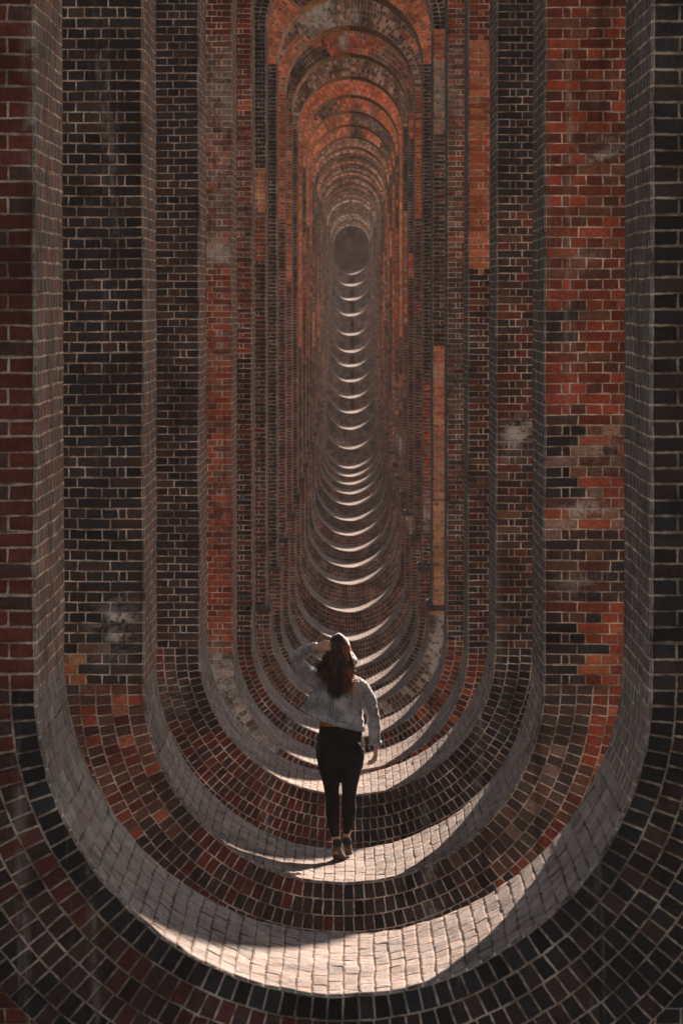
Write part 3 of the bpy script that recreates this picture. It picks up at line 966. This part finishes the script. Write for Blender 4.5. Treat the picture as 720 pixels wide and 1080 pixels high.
# ---- hair: a cap over the skull and many strands
V, F, T = [], [], []
HCC = HC + Vector((0, .0, .02))
NU, NV = 36, 20
for i in range(NV + 1):
    th = i / NV * 2.0
    for j in range(NU):
        ph = j / NU * 2 * PI
        p = Vector((.080 * math.sin(th) * math.cos(ph), .098 * math.sin(th) * math.sin(ph), .102 * math.cos(th)))
        front = max(0, math.sin(ph))
        if th > 1.25 and front > .25: p *= .86
        p *= 1 + .04 * mnoise.noise(p * 30)
        V.append(tuple(HCC + p))
for i in range(NV):
    for j in range(NU):
        a = i * NU + j; b = i * NU + (j + 1) % NU
        F.append((a, a + NU, b + NU, b)); T.append((.022, .010, .007, 1))
rnd = random.Random(3)
cols = [(.032, .016, .011), (.048, .023, .014), (.022, .012, .010), (.085, .036, .018), (.017, .010, .009)]
for lock in range(150):
    th0 = rnd.uniform(.05, 1.7); ph0 = rnd.uniform(PI * .93, PI * 2.07)
    side = math.sin(th0) * math.cos(ph0)
    xend = -.012 + side * .085 + rnd.gauss(0, .018)
    zend = 1.222 + .55 * abs(xend + .012) + rnd.uniform(-.015, .11)
    yend = -.150 + rnd.gauss(0, .012)
    if side < -.4 and rnd.random() < .6:          # locks blown out to her left, under the raised arm
        zend = rnd.uniform(1.33, 1.46); xend = -.150 + rnd.gauss(0, .018); yend = -.07 + rnd.gauss(0, .03)
    if side > .3 and rnd.random() < .5:
        xend = .080 + rnd.gauss(0, .010); zend = rnd.uniform(1.255, 1.34)
    fa, fb, fr = rnd.uniform(.008, .021), rnd.uniform(0, 6.28), rnd.uniform(10, 19)
    lc = rnd.choice(cols)
    if xend > .03 and rnd.random() < .5: lc = (.34, .118, .038)  # sun glow painted into locks on the right as orange colour
    o2, o3 = rnd.gauss(0, .011), rnd.gauss(0, .012)
    cross = rnd.random() < .10                    # a few strands cross the back of the head
    for s_ in range(24):
        th = min(1.8, max(.03, th0 + rnd.gauss(0, .13))); ph = ph0 + rnd.gauss(0, .14)
        nrm = Vector((math.sin(th) * math.cos(ph), math.sin(th) * math.sin(ph), math.cos(th)))
        root = HCC + Vector((nrm.x * .080, nrm.y * .098, nrm.z * .102))
        stray = 1.0 if rnd.random() > .1 else 1.9
        sp = rnd.gauss(0, .005) * stray; sq = rnd.gauss(0, .006)
        p2 = Vector((HCC.x + side * .094 + o2 + sp, -.088 - .03 * max(0, -nrm.y), 1.47 + rnd.gauss(0, .01)))
        if cross: p2.x += rnd.uniform(.02, .05) * (1 if side < 0 else -1)
        p3 = Vector(((p2.x + xend) / 2 + o3 + sp * 1.5, -.130 + rnd.gauss(0, .005), (1.47 + zend) / 2))
        p4 = Vector((xend + sp * 1.6, yend + sq, zend + rnd.gauss(0, .018)))
        if th < .9: pts = [root, HCC + Vector((nrm.x * .100, -.105 * abs(math.sin(th + .7)), .115 * math.cos(th + .45))), p2, p3, p4]
        else: pts = [root, root + Vector((nrm.x * .012, nrm.y * .012 - .004, .004 - .03 * th)), p2, p3, p4]
        cl = catmull([tuple(p) for p in pts], 5)
        r0 = rnd.uniform(.0012, .0024); k = rnd.uniform(.65, 1.45)
        c = lc if rnd.random() > .08 else (.30, .11, .04)
        base = len(V); m = len(cl)
        for i, q in enumerate(cl):
            t = i / (m - 1)
            wv = fa * stray * t * math.sin(fr * t + fb)
            q = Vector(q) + Vector((wv, fa * t * .7 * math.cos(fr * t + fb * 1.7), 0))
            r = r0 * (1 - .75 * t * t)
            for a in range(3):
                V.append((q.x + r * math.cos(a * 2.094), q.y + r * math.sin(a * 2.094), q.z))
        for i in range(m - 1):
            for a in range(3):
                b = (a + 1) % 3
                F.append((base + 3 * i + a, base + 3 * i + b, base + 3 * i + 3 + b, base + 3 * i + 3 + a))
                T.append((c[0] * k, c[1] * k, c[2] * k, 1))
hair = raw_mesh('hair', V, F, M_HAIR, person)
at = hair.data.attributes.new('tint', 'FLOAT_COLOR', 'FACE')
at.data.foreach_set('color', np.array(T, dtype=np.float32).ravel())
for p in hair.data.polygons: p.use_smooth = True

# ---- a tuft of grass catching the sun on a floor far down the tunnel
V, F = [], []
rnd = random.Random(11)
for i in range(160):
    bx, by = rnd.gauss(0, .11), rnd.gauss(0, .12)
    h = rnd.uniform(.06, .19); lx, ly = rnd.gauss(0, .05), rnd.gauss(0, .05); w_ = rnd.uniform(.004, .008); a = rnd.uniform(0, PI)
    dx, dy = w_ * math.cos(a), w_ * math.sin(a)
    b = len(V)
    V += [(bx - dx, by - dy, 0), (bx + dx, by + dy, 0), (bx + lx * .4 + dx * .7, by + ly * .4 + dy * .7, h * .6), (bx + lx * .4 - dx * .7, by + ly * .4 - dy * .7, h * .6), (bx + lx, by + ly, h)]
    F += [(b, b + 1, b + 2, b + 3), (b + 3, b + 2, b + 4)]
tuft = raw_mesh('grass_tuft', V, F, mat_simple('grass_blades', (.34, .42, .12), .7, 8, .3))
d_ = DIST[20] + .55
x_ = x_at(363, d_)
tuft.location = (x_, d_, FLOOR[20] + .035 - .085 + 1.318 - math.sqrt(1.318 ** 2 - x_ ** 2) + .01)
tag(tuft, 'small tuft of green grass catching sun on a brick floor far down the tunnel', 'grass tuft')

# ------------------------------------------------------------------ air
m = bpy.data.materials.new('thin_haze'); m.use_nodes = True
t = m.node_tree; t.nodes.clear()
vo = t.nodes.new('ShaderNodeVolumePrincipled'); vo.inputs['Density'].default_value = HAZE
vo.inputs['Color'].default_value = (.90, .79, .71, 1); vo.inputs['Anisotropy'].default_value = .1
mo_ = t.nodes.new('ShaderNodeOutputMaterial'); t.links.new(vo.outputs[0], mo_.inputs['Volume'])
x, y0, y1, z0, z1 = 1700, -450, 2600, float(min(v.co.z for v in g.data.vertices)) - 1.5, 16 + max(20, max(v.co.z for v in g.data.vertices))
V = [(a, b, c) for c in (z0, z1) for a, b in ((-x, y0), (x, y0), (x, y1), (-x, y1))]
hz = raw_mesh('haze', V, [(0, 1, 5, 4), (1, 2, 6, 5), (2, 3, 7, 6), (3, 0, 4, 7), (4, 5, 6, 7), (3, 2, 1, 0)], m)
tag(hz, 'thin warm haze lying in the valley under the viaduct', None, kind='stuff')
hz['category'] = 'haze'

# ------------------------------------------------------------------ light
AZ, EL = math.radians(28.4), math.radians(32.5)
to_sun = Vector((math.sin(AZ) * math.cos(EL), math.cos(AZ) * math.cos(EL), math.sin(EL)))
sd = bpy.data.lights.new('sun', 'SUN')
sd.energy = 5.0; sd.angle = math.radians(.55); sd.color = (1.0, .81, .68)
so = bpy.data.objects.new('sun', sd); COL.objects.link(so)
so.rotation_euler = (-to_sun).to_track_quat('-Z', 'Y').to_euler()
w = bpy.data.worlds.new('World'); sc.world = w; w.use_nodes = True
nt = w.node_tree; nt.nodes.clear()
sky = nt.nodes.new('ShaderNodeTexSky'); sky.sky_type = 'NISHITA'; sky.sun_disc = False
sky.sun_elevation = EL; sky.sun_rotation = AZ
bg = nt.nodes.new('ShaderNodeBackground'); bg.inputs[1].default_value = .051
ow = nt.nodes.new('ShaderNodeOutputWorld')
hs = nt.nodes.new('ShaderNodeHueSaturation'); hs.inputs['Saturation'].default_value = .6
nt.links.new(sky.outputs[0], hs.inputs['Color']); nt.links.new(hs.outputs[0], bg.inputs[0]); nt.links.new(bg.outputs[0], ow.inputs[0])

# ------------------------------------------------------------------ camera
cd = bpy.data.cameras.new('camera'); cam = bpy.data.objects.new('camera', cd); COL.objects.link(cam)
cd.sensor_fit = 'VERTICAL'; cd.sensor_height = 36; cd.sensor_width = 24
cd.lens = FPX / 1080 * 36
cam.location = (CAMX, 0, 0)
cam.rotation_euler = (PI / 2 - PITCH, 0, YAW)
cd.clip_start = .1; cd.clip_end = 6000
cd.dof.use_dof = True; cd.dof.focus_distance = 31.6; cd.dof.aperture_fstop = 11
sc.camera = cam

sc.view_settings.view_transform = 'Standard'
sc.view_settings.look = 'None'
sc.view_settings.gamma = 1
sc.view_settings.exposure = 2.02
sc.view_settings.use_curve_mapping = False
sc.cycles.use_denoising = True
sc.cycles.max_bounces = 6
sc.cycles.diffuse_bounces = 5
